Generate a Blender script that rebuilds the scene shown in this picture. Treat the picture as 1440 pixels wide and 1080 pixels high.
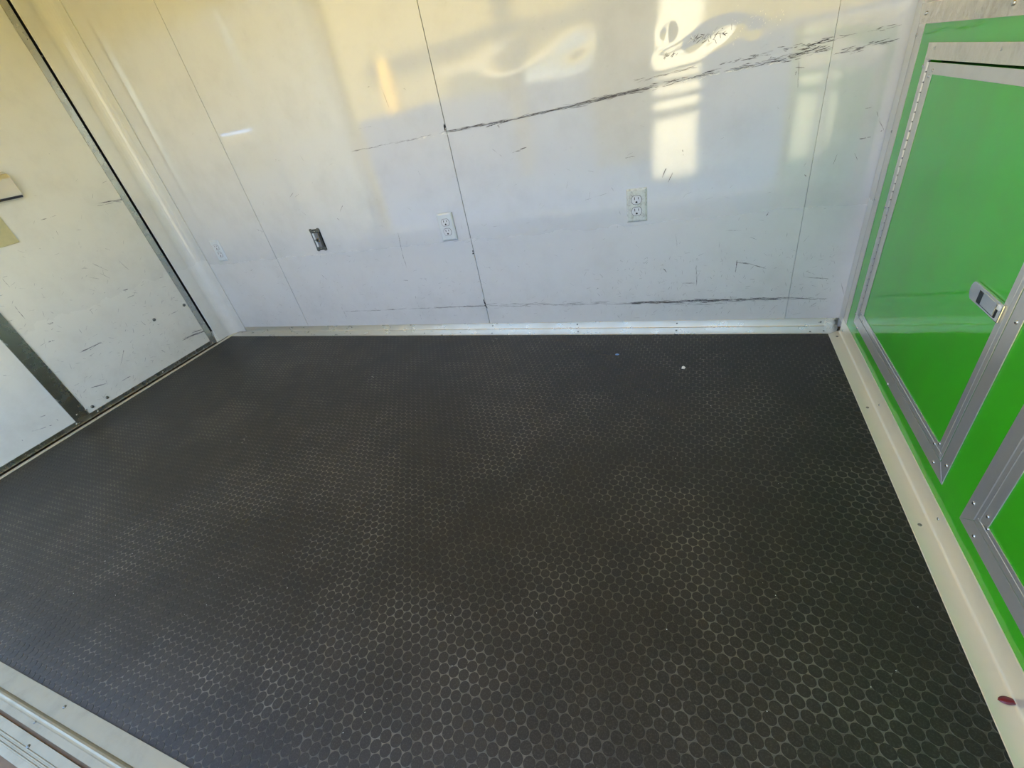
import bpy, bmesh, math, random
import numpy as np
from mathutils import Matrix, Vector
random.seed(7)
RNG = np.random.RandomState(7)
for o in list(bpy.data.objects):
    bpy.data.objects.remove(o)
SC = bpy.context.scene
COL = SC.collection
PI = math.pi

# ------------------------------------------------------------------ camera
CAM_R = np.array([[0.92241187, -0.04453338, 0.38363149],
                  [0.33683669, 0.57871493, -0.74271803],
                  [-0.18893752, 0.81431309, 0.54881399]])
CAM_LOC = np.array([0.0, 0.0, 0.92])
FPX, PCX, PCY = 627.82, 704.87, 550.64
cd = bpy.data.cameras.new('camera')
cam = bpy.data.objects.new('camera', cd)
COL.objects.link(cam)
m4 = Matrix([list(CAM_R[i]) + [CAM_LOC[i]] for i in range(3)] + [[0, 0, 0, 1]])
cam.matrix_world = m4
cd.sensor_width = 36.0
cd.lens = FPX / 1440 * 36
cd.shift_x = (720 - PCX) / 1440
cd.shift_y = (PCY - 540) / 1440
cd.clip_start = 0.02
cd.clip_end = 500
SC.camera = cam

# ------------------------------------------------------------------ world, sun, exposure
SUN_EL, SUN_ROT = math.radians(68), math.radians(12)
w = bpy.data.worlds.new('world')
SC.world = w
w.use_nodes = True
wn = w.node_tree
wn.nodes.clear()
sky = wn.nodes.new('ShaderNodeTexSky')
sky.sky_type = 'NISHITA'
sky.sun_disc = False
sky.sun_elevation = SUN_EL
sky.sun_rotation = SUN_ROT
sky.air_density = 1.0
sky.dust_density = 0.6
bg = wn.nodes.new('ShaderNodeBackground')
bg.inputs['Strength'].default_value = 1.28
wo = wn.nodes.new('ShaderNodeOutputWorld')
hs = wn.nodes.new('ShaderNodeHueSaturation')
hs.inputs['Saturation'].default_value = 0.97
wn.links.new(sky.outputs[0], hs.inputs['Color'])
wn.links.new(hs.outputs[0], bg.inputs[0])
wn.links.new(bg.outputs[0], wo.inputs[0])
sd = bpy.data.lights.new('sun', 'SUN')
sd.energy = 25.0
sd.angle = math.radians(0.53)
sd.color = (1.0, 0.91, 0.56)
sun = bpy.data.objects.new('sun', sd)
COL.objects.link(sun)
dirv = Vector((math.sin(SUN_ROT) * math.cos(SUN_EL), math.cos(SUN_ROT) * math.cos(SUN_EL), math.sin(SUN_EL)))
sun.rotation_euler = dirv.to_track_quat('Z', 'Y').to_euler()
SC.view_settings.view_transform = 'Standard'
SC.view_settings.look = 'None'
SC.view_settings.gamma = 1
SC.view_settings.use_curve_mapping = False
SC.view_settings.exposure = 0.06
SC.cycles.use_denoising = True
SC.cycles.max_bounces = 10
SC.cycles.diffuse_bounces = 6
SC.cycles.glossy_bounces = 6
SC.cycles.sample_clamp_indirect = 8
SC.cycles.caustics_reflective = False

# ------------------------------------------------------------------ measured room (metres)
YB = 1.743          # face of the back wall
XR = 0.490          # face of the green cabinet
XL = -2.635         # face of the rear doors
CEIL = 2.02


def srgb(r, g, b):
    def f(c):
        c /= 255
        return c / 12.92 if c <= .04045 else ((c + .055) / 1.055) ** 2.4
    return (f(r), f(g), f(b), 1)


# ------------------------------------------------------------------ materials
class Mat:
    def __init__(s, name):
        s.m = bpy.data.materials.new(name)
        s.m.use_nodes = True
        s.t = s.m.node_tree
        s.b = s.t.nodes['Principled BSDF']
        s.co = s.t.nodes.new('ShaderNodeTexCoord')

    def n(s, typ, **kw):
        nd = s.t.nodes.new(typ)
        for k, v in kw.items():
            if k in nd.inputs:
                nd.inputs[k].default_value = v
            else:
                setattr(nd, k, v)
        return nd

    def l(s, a, b):
        s.t.links.new(a, b)

    def noise(s, scale, detail=3, rough=.5, stretch=None, dist=0):
        nd = s.n('ShaderNodeTexNoise', Scale=scale, Detail=detail, Roughness=rough, Distortion=dist)
        if stretch:
            mp = s.n('ShaderNodeMapping')
            mp.inputs['Scale'].default_value = stretch
            s.l(s.co.outputs['Object'], mp.inputs[0])
            s.l(mp.outputs[0], nd.inputs['Vector'])
        else:
            s.l(s.co.outputs['Object'], nd.inputs['Vector'])
        return nd.outputs['Fac']

    def ramp(s, fac, stops):
        r = s.n('ShaderNodeValToRGB')
        el = r.color_ramp.elements
        r.color_ramp.interpolation = 'EASE'
        while len(el) < len(stops):
            el.new(.5)
        for e, (p, c) in zip(el, stops):
            e.position = p
            e.color = c if len(c) == 4 else (*c, 1)
        s.l(fac, r.inputs[0])
        return r.outputs[0]

    def mix(s, fac, a, b, mode='MIX'):
        x = s.n('ShaderNodeMixRGB', blend_type=mode)
        for i, v in ((0, fac), (1, a), (2, b)):
            if hasattr(v, 'is_linked') or hasattr(v, 'links'):
                s.l(v, x.inputs[i])
            else:
                x.inputs[i].default_value = v[0] if i == 0 and isinstance(v, tuple) else v
        return x.outputs[0]

    def bump(s, h, strength, dist=.001):
        b = s.n('ShaderNodeBump', Strength=strength, Distance=dist)
        s.l(h, b.inputs['Height'])
        s.l(b.outputs[0], s.b.inputs['Normal'])
        return b.outputs[0]

    def set(s, **kw):
        for k, v in kw.items():
            s.b.inputs[k.replace('_', ' ')].default_value = v
        return s


def g(v):
    return (v, v, v, 1)


def make_white(name, base, dirt, coat_ior=1.6, rough=.06):
    m = Mat(name)
    n1 = m.noise(6, 6, .65)
    n2 = m.noise(34, 5, .7, (1, 1, 1.6))
    c = m.mix(m.ramp(n1, [(.40, g(0)), (.85, g(.25))]), base, dirt)
    c = m.mix(m.ramp(n2, [(.62, g(0)), (.76, g(.16))]), c, tuple(x * .7 for x in dirt[:3]) + (1,))
    # grime gathers low on the panels
    sx = m.n('ShaderNodeSeparateXYZ')
    m.l(m.co.outputs['Object'], sx.inputs[0])
    n3 = m.noise(16, 6, .7)
    ad = m.n('ShaderNodeMath', operation='MULTIPLY_ADD')
    m.l(n3, ad.inputs[0])
    ad.inputs[1].default_value = .5
    m.l(sx.outputs['Z'], ad.inputs[2])
    c = m.mix(m.ramp(ad.outputs[0], [(.25, g(.16)), (.5, g(0))]), c, dirt)
    m.l(c, m.b.inputs['Base Color'])
    m.set(Roughness=.5, Coat_Weight=1.0, Coat_Roughness=rough, Coat_IOR=coat_ior)
    sm = m.noise(9, 4, .6)
    rr = m.ramp(sm, [(.35, g(rough * .8)), (.75, g(rough * 1.6))])
    low = m.ramp(sx.outputs['Z'], [(.30, g(.42)), (.56, g(0))])
    rr = m.mix(g(1), rr, low, 'ADD')
    m.l(rr, m.b.inputs['Coat Roughness'])
    h = m.noise(260, 2, .5)
    b = m.bump(h, .05, .0006)
    m.l(b, m.b.inputs['Coat Normal'])
    return m.m


def make_alu(name, base, rough, streak=(1, 1, 1), dirt_reflect=.10, bump=.04, metal=.72, hs=9):
    m = Mat(name)
    n1 = m.noise(14, 6, .65)
    n2 = m.noise(160, 3, .6, streak)
    c = m.mix(m.ramp(n1, [(.45, g(0)), (.8, g(dirt_reflect))]), base, tuple(x * .45 for x in base[:3]) + (1,))
    c = m.mix(m.ramp(n2, [(.66, g(0)), (.8, g(dirt_reflect * .4))]), c, tuple(x * .4 for x in base[:3]) + (1,))
    m.l(c, m.b.inputs['Base Color'])
    m.set(Metallic=metal)
    m.l(m.ramp(n1, [(.3, g(rough * .85)), (.7, g(rough * 1.2))]), m.b.inputs['Roughness'])
    h = m.noise(hs, 2, .5)
    m.bump(h, bump, .001 if bump < .2 else .005)
    return m.m


def flat(name, col, rough=.5, metal=0.0, coat=0.0, var=.12):
    m = Mat(name)
    n = m.noise(40, 4, .6)
    c = m.mix(m.ramp(n, [(.35, g(0)), (.7, g(1))]), col, tuple(x * (1 - var) for x in col[:3]) + (1,))
    m.l(c, m.b.inputs['Base Color'])
    m.set(Roughness=rough, Metallic=metal, Coat_Weight=coat, Coat_Roughness=.05)
    return m.m


M_WALL = make_white('white_gloss_panel', srgb(222, 223, 222), srgb(176, 175, 170), 2.2, .05)
M_DOOR = make_white('white_door_skin', srgb(222, 222, 212), srgb(165, 162, 148), 1.5, .12)
M_TRIMW = make_white('white_trim', srgb(220, 221, 216), srgb(170, 168, 158), 1.5, .10)
M_CEIL = flat('ceiling_warm_bounce', srgb(238, 206, 78), .45, 0, .4, .12)  # yellow invented for the unseen ceiling and walls to bounce warm light
M_ALU = make_alu('mill_aluminium', srgb(222, 220, 212), .34, (1, 1, 1))
M_ALUX = make_alu('brushed_aluminium_x', srgb(214, 211, 200), .30, (.06, 1, 1), .03, .015, .85)
M_ALUY = make_alu('brushed_aluminium_y', srgb(238, 230, 206), .34, (1, .06, 1), .06, .04, .5)
M_SILL = make_alu('worn_shaded_sill_aluminium', srgb(150, 143, 120), .42, (.06, 1, 1), .35, .04, .55)  # base darkened for the shade at the opening, with real wear on top
M_ZINC = make_alu('door_edge_metal', srgb(178, 180, 174), .26, (1, 1, .06), .12, .05, 1.0)
M_DENT = make_alu('dented_aluminium', srgb(230, 223, 204), .17, (.2, .2, .2), .45, 1.0, .85, 34)  # strong colour blotches stand in for reflections in the dents
M_STEEL = make_alu('stainless', srgb(226, 226, 224), .17, (1, 1, 1), .1, .04, 1.0)
M_RIVET = make_alu('rivet_metal', srgb(200, 200, 196), .25, (1, 1, 1), .1, .03, 1.0)
M_SCREW = make_alu('screw_metal', srgb(120, 122, 118), .35, (1, 1, 1), .3, .03, 1.0)
M_BLACK = flat('black_void', srgb(14, 14, 15), .7)
M_BLKPL = flat('black_plastic', srgb(24, 24, 26), .4)
M_PLATE = flat('white_plastic', srgb(222, 228, 230), .28, 0, .3, .05)
M_RECEP = flat('white_receptacle', srgb(228, 230, 232), .3, 0, .3, .04)
M_BEIGE = flat('beige_plate', srgb(188, 184, 142), .45, 0, .2, .08)
M_SCUFF = flat('scuff_dark', srgb(98, 94, 94), .7, 0, 0, .4)
M_SCUFFL = flat('scuff_light', srgb(166, 165, 162), .6, 0, 0, .3)
M_CHIP_DAY = flat('bare_metal_and_daylight', srgb(240, 238, 228), .3)  # bare metal nicks; also colours the daylight wedge in the door gap
M_RED = flat('red_leaf', srgb(120, 8, 28), .35, 0, .3, .5)
M_PAPER = flat('paper_white', srgb(245, 245, 240), .5)
M_BLUE = flat('chip_blue', srgb(120, 160, 215), .5)
M_BRASS = flat('brass_screw', srgb(150, 125, 60), .35, 1.0)
M_GREYP = flat('grey_switch_body', srgb(120, 122, 126), .4, 0, .3)
M_PLY = flat('plywood_subfloor', srgb(110, 90, 66), .8)
M_EXT = flat('exterior_skin', srgb(225, 225, 220), .4)

# grimy outlet plate
_m = Mat('grimy_plate')
_c = _m.mix(_m.ramp(_m.noise(90, 6, .7), [(.46, g(0)), (.70, g(.7))]), srgb(220, 224, 218), srgb(160, 157, 144))
_m.l(_c, _m.b.inputs['Base Color'])
_m.set(Roughness=.35)
M_GRIMY = _m.m

# green paint
_m = Mat('green_gloss_paint')
_c = _m.mix(_m.ramp(_m.noise(9, 3, .5), [(.3, g(0)), (.8, g(1))]), srgb(56, 190, 4), srgb(60, 180, 8))
_m.l(_c, _m.b.inputs['Base Color'])
_m.set(Roughness=.5, Coat_Weight=1.0, Coat_Roughness=.03, Coat_IOR=1.5)
_b = _m.bump(_m.noise(7, 2, .5), .30, .004)
_m.l(_b, _m.b.inputs['Coat Normal'])
M_GREEN = _m.m


# black rubber: coin tops and the dusty grooves between
def make_rubber(name, dust):
    m = Mat(name)
    geo = m.n('ShaderNodeNewGeometry')

    def wn_(scale, detail, rough, st=None):
        nd = m.n('ShaderNodeTexNoise', Scale=scale, Detail=detail, Roughness=rough)
        if st:
            mp = m.n('ShaderNodeMapping')
            mp.inputs['Scale'].default_value = st
            m.l(geo.outputs['Position'], mp.inputs[0])
            m.l(mp.outputs[0], nd.inputs['Vector'])
        else:
            m.l(geo.outputs['Position'], nd.inputs['Vector'])
        return nd.outputs['Fac']
    big = wn_(2.3, 4, .55)
    mid = wn_(11, 5, .65)
    fine = wn_(420, 3, .6)
    if dust:
        c = m.mix(m.ramp(mid, [(.32, g(.22)), (.74, g(.85))]), srgb(38, 37, 33), srgb(126, 120, 104))
        c = m.mix(m.ramp(big, [(.38, g(.7)), (.60, g(.0))]), c, srgb(34, 33, 31))
        sp = wn_(5.2, 5, .7)
        c = m.mix(m.ramp(sp, [(.66, g(0)), (.74, g(.8))]), c, srgb(190, 188, 176))
    else:
        c = m.mix(m.ramp(mid, [(.35, g(0)), (.75, g(1))]), srgb(26, 25, 22), srgb(36, 33, 27))
        c = m.mix(m.ramp(big, [(.45, g(0)), (.7, g(.6))]), c, srgb(47, 43, 37))
    c = m.mix(m.ramp(fine, [(.45, g(0)), (.72, g(.25))]), c, srgb(92, 90, 84))
    m.l(c, m.b.inputs['Base Color'])
    m.set(Roughness=.46, Specular_IOR_Level=.45)
    m.bump(fine, .2, .0005)
    return m.m


M_COIN = make_rubber('black_rubber_coin', False)
M_DUST = make_rubber('dusty_rubber_groove', True)


# ------------------------------------------------------------------ mesh helpers
class MB:
    def __init__(s):
        s.v, s.f, s.mi = [], [], []

    def add(s, vs, fs, mi=0):
        o = len(s.v)
        s.v += [tuple(p) for p in vs]
        s.f += [tuple(i + o for i in q) for q in fs]
        s.mi += [mi] * len(fs)
        return s

    def box(s, x0, x1, y0, y1, z0, z1, mi=0):
        vs = [(x, y, z) for z in (z0, z1) for y in (y0, y1) for x in (x0, x1)]
        return s.add(vs, [(0, 2, 3, 1), (4, 5, 7, 6), (0, 1, 5, 4), (2, 6, 7, 3), (0, 4, 6, 2), (1, 3, 7, 5)], mi)

    def prism(s, poly, axis, a, b, mi=0):
        """polygon in the two other axes (x,y,z order) extruded along axis"""
        n = len(poly)
        ax = 'xyz'.index(axis)
        vs = []
        for t in (a, b):
            for p in poly:
                q = list(p)
                q.insert(ax, t)
                vs.append(q)
        fs = [(i, (i + 1) % n, n + (i + 1) % n, n + i) for i in range(n)]
        fs += [tuple(range(n))[::-1], tuple(range(n, 2 * n))]
        return s.add(vs, fs, mi)

    def build(s, name, mats, parent=None, bevel=0, smooth=False, seg=2):
        me = bpy.data.meshes.new(name)
        me.from_pydata(s.v, [], s.f)
        for m in (mats if isinstance(mats, (list, tuple)) else [mats]):
            me.materials.append(m)
        for p, i in zip(me.polygons, s.mi):
            p.material_index = i
        bm = bmesh.new()
        bm.from_mesh(me)
        bmesh.ops.recalc_face_normals(bm, faces=bm.faces)
        if bevel:
            ed = [e for e in bm.edges if e.is_manifold and e.calc_face_angle(0) > .5]
            bmesh.ops.bevel(bm, geom=ed, offset=bevel, segments=seg, profile=.6, affect='EDGES', clamp_overlap=True)
        bm.to_mesh(me)
        bm.free()
        if smooth:
            for p in me.polygons:
                p.use_smooth = True
        return link(name, me, parent)


def link(name, me, parent=None, loc=None):
    o = bpy.data.objects.new(name, me)
    COL.objects.link(o)
    if parent:
        o.parent = parent
    if loc:
        o.location = loc
    return o


def tag(o, label, cat, group=None):
    o['label'] = label
    o['category'] = cat
    if group:
        o['group'] = group
    return o


def struct(o):
    o['kind'] = 'structure'
    return o


def empty(name, loc=(0, 0, 0)):
    o = bpy.data.objects.new(name, None)
    COL.objects.link(o)
    o.location = loc
    o.empty_display_size = .05
    return o


def dome_mesh(name, r, h, mat, axis, n=10):
    """rivet head, base at origin, pointing along axis ('-x','-y','+z','+x')"""
    vs, fs = [], []
    rings = [(1.0, 0), (.97, .35), (.78, .75), (.42, .97)]
    for rr, hh in rings:
        for i in range(n):
            a = 2 * PI * i / n
            vs.append((r * rr * math.cos(a), r * rr * math.sin(a), h * hh))
    vs.append((0, 0, h))
    for k in range(len(rings) - 1):
        for i in range(n):
            j = (i + 1) % n
            fs.append((k * n + i, k * n + j, (k + 1) * n + j, (k + 1) * n + i))
    t = len(vs) - 1
    k = (len(rings) - 1) * n
    for i in range(n):
        fs.append((k + i, k + (i + 1) % n, t))
    out = []
    for x, y, z in vs:
        out.append({'+z': (x, y, z), '-x': (-z, x, y), '+x': (z, x, y), '-y': (x, -z, y)}[axis])
    me = bpy.data.meshes.new(name)
    me.from_pydata(out, [], fs)
    me.materials.append(mat)
    for p in me.polygons:
        p.use_smooth = True
    bm = bmesh.new()
    bm.from_mesh(me)
    bmesh.ops.recalc_face_normals(bm, faces=bm.faces)
    bm.to_mesh(me)
    bm.free()
    return me


RV = {}


def rivet(parent, loc, axis, kind='rivet', r=.0036):
    key = (axis, kind, r)
    if key not in RV:
        RV[key] = dome_mesh(kind, r, r * .55, M_SCREW if kind == 'screw' else M_RIVET, axis)
    return link(kind, RV[key], parent, loc)


def ray(u, v):
    return CAM_R @ np.array([(u - PCX) / FPX, (PCY - v) / FPX, -1.0])


# ------------------------------------------------------------------ back wall
DENTS = [(-.0986, .966, .015, .017, .0022, 0), (.010, .930, .062, .020, .0035, .22), (.127, .925, .02, .02, .0008, 0),
         (-.095, .911, .03, .016, .0010, .2), (-.95, .855, .10, .03, .0011, .1), (-.60, 1.02, .09, .05, .0010, .2),
         (-.37, .985, .05, .03, .0010, .3)]


def disp(x, z):
    """sheet-metal waviness of the back wall, positive towards the room (numpy)"""
    d = .00050 * np.sin(7.3 * x + 1.1 * z + .6) * np.cos(5.1 * z + .8 * x)
    d = d + .00010 * np.sin(15.7 * x - 6 * z + 2.0) + .00003 * np.sin(31 * x + 9 * z) * np.sin(23 * z + 1)
    d = d - .0010 * np.exp(-((z - .845) / .035) ** 2) * (.5 + .5 * np.sin(4 * x + 1)) * (x > -1.4)
    for cx, cz, rx, rz, a, rot in DENTS:
        c, s = math.cos(rot), math.sin(rot)
        u = (c * (x - cx) + s * (z - cz)) / rx
        v = (-s * (x - cx) + c * (z - cz)) / rz
        d = d - a * np.exp(-(u * u + v * v))
    return d


wall_back = struct(MB().box(XL - .05, 1.16, YB + .006, YB + .06, -.62, CEIL + .1).build('wall_back', [M_BLACK]))
wall_back.data.materials[0] = flat('seam_dark', srgb(40, 38, 36), .8)


def wall_panel(x0, x1, z0, z1, step):
    nx, nz = int((x1 - x0) / step) + 1, int((z1 - z0) / step) + 1
    X, Z = np.meshgrid(np.linspace(x0, x1, nx), np.linspace(z0, z1, nz))
    Y = YB - disp(X, Z)
    n = nx * nz
    P = np.stack([X, Y, Z], -1).reshape(n, 3)
    idx = np.arange(n).reshape(nz, nx)
    F = np.stack([idx[:-1, :-1], idx[:-1, 1:], idx[1:, 1:], idx[1:, :-1]], -1).reshape(-1, 4)
    vs = [tuple(p) for p in P]
    fs = [tuple(q) for q in F.tolist()]
    # returned edges so that the sheet has thickness
    ring = list(idx[0, :]) + list(idx[1:, -1]) + list(idx[-1, -2::-1]) + list(idx[-2:0:-1, 0])
    o = len(vs)
    k = len(ring)
    for i in ring:
        vs.append(vs[i])
    for i in ring:
        p = vs[i]
        vs.append((p[0], YB + .005, p[2]))
    for a in range(k):
        b = (a + 1) % k
        fs.append((o + a, o + k + a, o + k + b, o + b))
    me = bpy.data.meshes.new('wall_panel')
    me.from_pydata(vs, [], fs)
    me.materials.append(M_WALL)
    nf = len(F)
    for i, p in enumerate(me.polygons):
        p.use_smooth = i < nf
    return link('wall_panel', me, wall_back)


for x0, x1, st in ((-2.64, -2.0150, .03), (-2.0124, -.8783, .012), (-.8755, .3225, .009), (.3235, 1.15, .02)):
    wall_panel(x0, x1, -.02, CEIL, st)


# scuffs: thin flush flecks following the sheet
def back_pt(x, z, off=.0005):
    return (x, float(YB - disp(np.float64(x), np.float64(z)) - off), z)


def left_pt(y, z, off=.0005):
    return (XL + off, y, z)


def fleck(mb, fn, a, b, L, W, ang, mi=0, off=.0005):
    n = 7
    up, lo = [], []
    c, s = math.cos(ang), math.sin(ang)
    for i in range(n):
        t = i / (n - 1) * 2 - 1
        wd = W * (1 - t * t) ** .5 * random.uniform(.35, 1.0) + W * .06
        ce = random.uniform(-.25, .25) * W
        up.append((t * L, ce + wd))
        lo.append((t * L, ce - wd))
    pts = [fn(a + c * p - s * q, b + s * p + c * q, off) for p, q in up + lo[::-1]]
    m = len(pts)
    mb.add(pts, [(i, i + 1, m - 2 - i, m - 1 - i) for i in range(n - 1)], mi)


def scuff_line(mb, fn, pts, n, spread, L, W, mis=(0, 0, 0, 1), dens=None, jit=.08):
    seg = []
    for (p, q) in zip(pts[:-1], pts[1:]):
        seg.append(math.hypot(q[0] - p[0], q[1] - p[1]))
    tot = sum(seg)
    for _ in range(n):
        t = random.random()
        if dens and random.random() > dens(t):
            continue
        d = t * tot
        for (p, q, sl) in zip(pts[:-1], pts[1:], seg):
            if d <= sl:
                break
            d -= sl
        k = min(1, d / sl)
        a = p[0] + (q[0] - p[0]) * k
        b = p[1] + (q[1] - p[1]) * k + random.gauss(0, spread)
        an = math.atan2(q[1] - p[1], q[0] - p[0]) + random.gauss(0, jit)
        fleck(mb, fn, a, b, L * random.uniform(.25, 1.2), W * random.uniform(.3, 1.2), an, random.choice(mis),
              random.uniform(.0004, .0008))


def burst(f0, f1):
    return lambda t: 1 if f0 < t < f1 else .25


sb = MB()
S1 = [(-1.34, .8312), (-1.096, .8311), (-.877, .8337), (-.668, .8300), (-.408, .8334), (-.179, .8401), (.024, .8444),
      (.171, .8416), (.316, .8481), (.34, .831), (.45, .850)]
scuff_line(sb, back_pt, S1[:3], 26, .0012, .03, .0006)
scuff_line(sb, back_pt, S1[2:6], 200, .0018, .03, .0007)
scuff_line(sb, back_pt, S1[4:6], 70, .0026, .03, .0008)
scuff_line(sb, back_pt, S1[5:9], 120, .0034, .013, .0008)
scuff_line(sb, back_pt, [(.17, .8416), (.316, .8481)], 36, .005, .009, .0008)
scuff_line(sb, back_pt, [(.34, .8290), (.455, .836)], 30, .004, .016, .0009)
scuff_line(sb, back_pt, [(-.20, .862), (-.02, .868)], 20, .002, .02, .0006)
scuff_line(sb, back_pt, [(.05, .860), (.20, .8647), (.318, .8648)], 54, .0028, .011, .0008)
scuff_line(sb, back_pt, [(.23, .856), (.318, .858)], 16, .004, .012, .0016)
scuff_line(sb, back_pt, [(.34, .867), (.46, .866)], 12, .003, .014, .0007)
# low scuff band near the floor
S2 = [(-1.71, .1149), (-1.28, .119), (-.889, .122), (-.613, .1201), (-.19, .1125), (-.03, .116), (.30, .1123), (.434, .1073)]
scuff_line(sb, back_pt, S2[:3], 70, .0012, .03, .0005, (0, 1))
scuff_line(sb, back_pt, [(-1.15, .1205), (-.90, .122)], 40, .0010, .03, .0007)
scuff_line(sb, back_pt, S2[2:5], 90, .004, .03, .0006, (0, 1, 1))
scuff_line(sb, back_pt, [(-.22, .1135), (.28, .1135)], 170, .0022, .025, .0010)
scuff_line(sb, back_pt, [(-.06, .108), (.25, .108)], 60, .007, .02, .0007, (0, 1, 1))
scuff_line(sb, back_pt, S2[5:], 60, .003, .02, .0006, (0, 1))
# dent scratch fields
for _ in range(60):
    fleck(sb, back_pt, random.gauss(.010, .030), random.gauss(.934, .006), random.uniform(.002, .008), random.uniform(.0005, .0015),
          random.gauss(.9, .7), random.choice((0, 0, 1, 2)))
for _ in range(16):
    fleck(sb, back_pt, random.gauss(-.095, .014), random.gauss(.911, .003), random.uniform(.003, .008), random.uniform(.0005, .0012),
          random.gauss(.6, .5), random.choice((0, 0, 2)))
for _ in range(40):
    fleck(sb, back_pt, random.uniform(.07, .20), random.gauss(.94, .02), random.uniform(.001, .003), random.uniform(.0006, .0012),
          random.gauss(1.2, .5), 2)
# chipped paint along the scratch
for _ in range(34):
    x = random.choice((random.uniform(-1.02, -.86), random.uniform(-.1, .12), random.uniform(.0, .2)))
    z = float(np.interp(x, [p[0] for p in S1], [p[1] for p in S1])) - .004 + random.gauss(0, .002)
    fleck(sb, back_pt, x, z, random.uniform(.003, .012), random.uniform(.0006, .0014), random.gauss(.05, .15), 2)
# single strokes read off the photograph (pixel a -> pixel b, half width in m)


def bp(u, v):
    r = ray(u, v)
    t = YB / r[1]
    return r[0] * t, .92 + r[2] * t


def stroke(mb, fn, conv, p, q, W, n=6, mis=(0, 1)):
    a, b = conv(*p), conv(*q)
    L = math.hypot(a[0] - b[0], a[1] - b[1])
    scuff_line(mb, fn, [a, b], n, W * .6, L * .35, W, mis, None, .06)


for p, q, W, n in (((560, 328), (566, 358), .0004, 8), ((566, 358), (571, 373), .0010, 5), ((568, 394), (575, 394), .0009, 3),
                   ((592, 392), (600, 392), .0007, 3), ((584, 416), (585, 420), .0012, 3), ((586, 424), (589, 431), .0008, 3),
                   ((591, 443), (593, 450), .0008, 3), ((481, 433), (487, 445), .0008, 5), ((406, 281), (412, 271), .0008, 4),
                   ((415, 277), (420, 273), .0008, 4), ((479, 296), (482, 288), .0011, 5), ((474, 307), (479, 311), .0011, 4),
                   ((425, 298), (430, 302), .0009, 4), ((362, 323), (370, 326), .0012, 4), ((452, 386), (456, 390), .0010, 4),
                   ((646, 432), (648, 437), .0006, 3), ((820, 282), (850, 273), .0004, 5), ((870, 292), (872, 300), .0008, 3),
                   ((932, 377), (938, 383), .0016, 6), ((979, 377), (980, 400), .0007, 6), ((956, 398), (976, 398), .0006, 4),
                   ((1036, 369), (1050, 370), .0014, 6), ((1050, 370), (1072, 376), .0008, 6), ((1036, 370), (1034, 384), .0016, 6),
                   ((931, 250), (936, 238), .0020, 6), ((940, 255), (945, 245), .0018, 5), ((960, 212), (961, 218), .0014, 3),
                   ((839, 407), (841, 405), .0016, 3), ((1085, 408), (1086, 406), .0010, 2), ((1024, 324), (1045, 324), .0007, 4),
                   ((880, 222), (890, 220), .0007, 4), ((1124, 86), (1122, 118), .0005, 5), ((950, 325), (952, 345), .0004, 4),
                   ((860, 264), (863, 268), .0008, 3), ((1231, 153), (1242, 182), .0006, 5), ((1237, 186), (1240, 184), .0016, 3),
                   ((1200, 210), (1205, 224), .0006, 4), ((1210, 195), (1222, 193), .0010, 4), ((1135, 250), (1132, 246), .0016, 3),
                   ((1219, 152), (1226, 151), .0008, 3), ((1120, 100), (1118, 106), .0014, 4), ((1076, 305), (1080, 300), .0012, 3),
                   ((1138, 390), (1165, 392), .0007, 6), ((1093, 418), (1130, 419), .0010, 8), ((1183, 398), (1187, 415), .0007, 4),
                   ((693, 210), (706, 220), .0004, 4), ((725, 213), (740, 208), .0016, 3), ((700, 176), (702, 179), .0022, 3),
                   ((686, 178), (700, 173), .0012, 8), ((1132, 96), (1118, 94), .0012, 4), ((1172, 230), (1178, 215), .0005, 4),
                   ((505, 181), (520, 178), .0004, 3), ((388, 225), (392, 226), .0010, 3), ((548, 154), (536, 122), .0004, 6),
                   ((520, 122), (516, 122), .0010, 2), ((568, 124), (572, 127), .0010, 2)):
    stroke(sb, back_pt, bp, p, q, W, n)
# faint overall smears
for _ in range(420):
    x, z = random.uniform(-2.4, .45), abs(random.gauss(.0, .30)) + .045
    if z > 1.2:
        continue
    fleck(sb, back_pt, x, z, random.uniform(.002, .014), random.uniform(.0002, .0006), random.gauss(.1, .8), 1)
for _ in range(260):
    x, z = random.uniform(-.3, .45), random.uniform(.05, .30)
    fleck(sb, back_pt, x, z, random.uniform(.002, .010), random.uniform(.0002, .0006), random.gauss(1.2, .7), 1)
o = sb.build('scuff_mark', [M_SCUFF, M_SCUFFL, M_CHIP_DAY], wall_back)
o['kind'] = 'stuff'

# torn spots on the middle seam
tb = MB()
for (x, z, L, W, an) in ((-.8815, .8485, .012, .0050, 1.5), (-.8800, .378, .006, .0030, 1.3), (-.8812, .368, .004, .004, .4),
                         (-.8800, .140, .016, .0042, 1.75), (-.8760, .118, .011, .0034, 2.2)):
    fleck(tb, back_pt, x, z, L, W, an, 0, .0012)
tb.build('torn_edge', M_BLACK, wall_back)

# ------------------------------------------------------------------ other shell walls
struct(MB().box(XL - .05, 1.16, -.12, YB + .06, -.62, -.004).build('floor', M_PLY))
struct(MB().box(XL - .05, 1.16, -.14, YB + .06, CEIL, CEIL + .12).build('ceiling', M_CEIL))
struct(MB().box(1.10, 1.16, -.12, YB + .006, -.62, CEIL).build('wall_right', M_CEIL))
# front wall: wide side opening in which the photographer stands
fw = MB().box(XL - .05, -2.57, -.11, -.055, -.62, CEIL).box(.47, 1.10, -.11, -.055, -.62, .90)
fw.box(-2.57, 1.10, -.11, -.055, 1.86, CEIL)
struct(fw.build('wall_front', M_CEIL))

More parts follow.
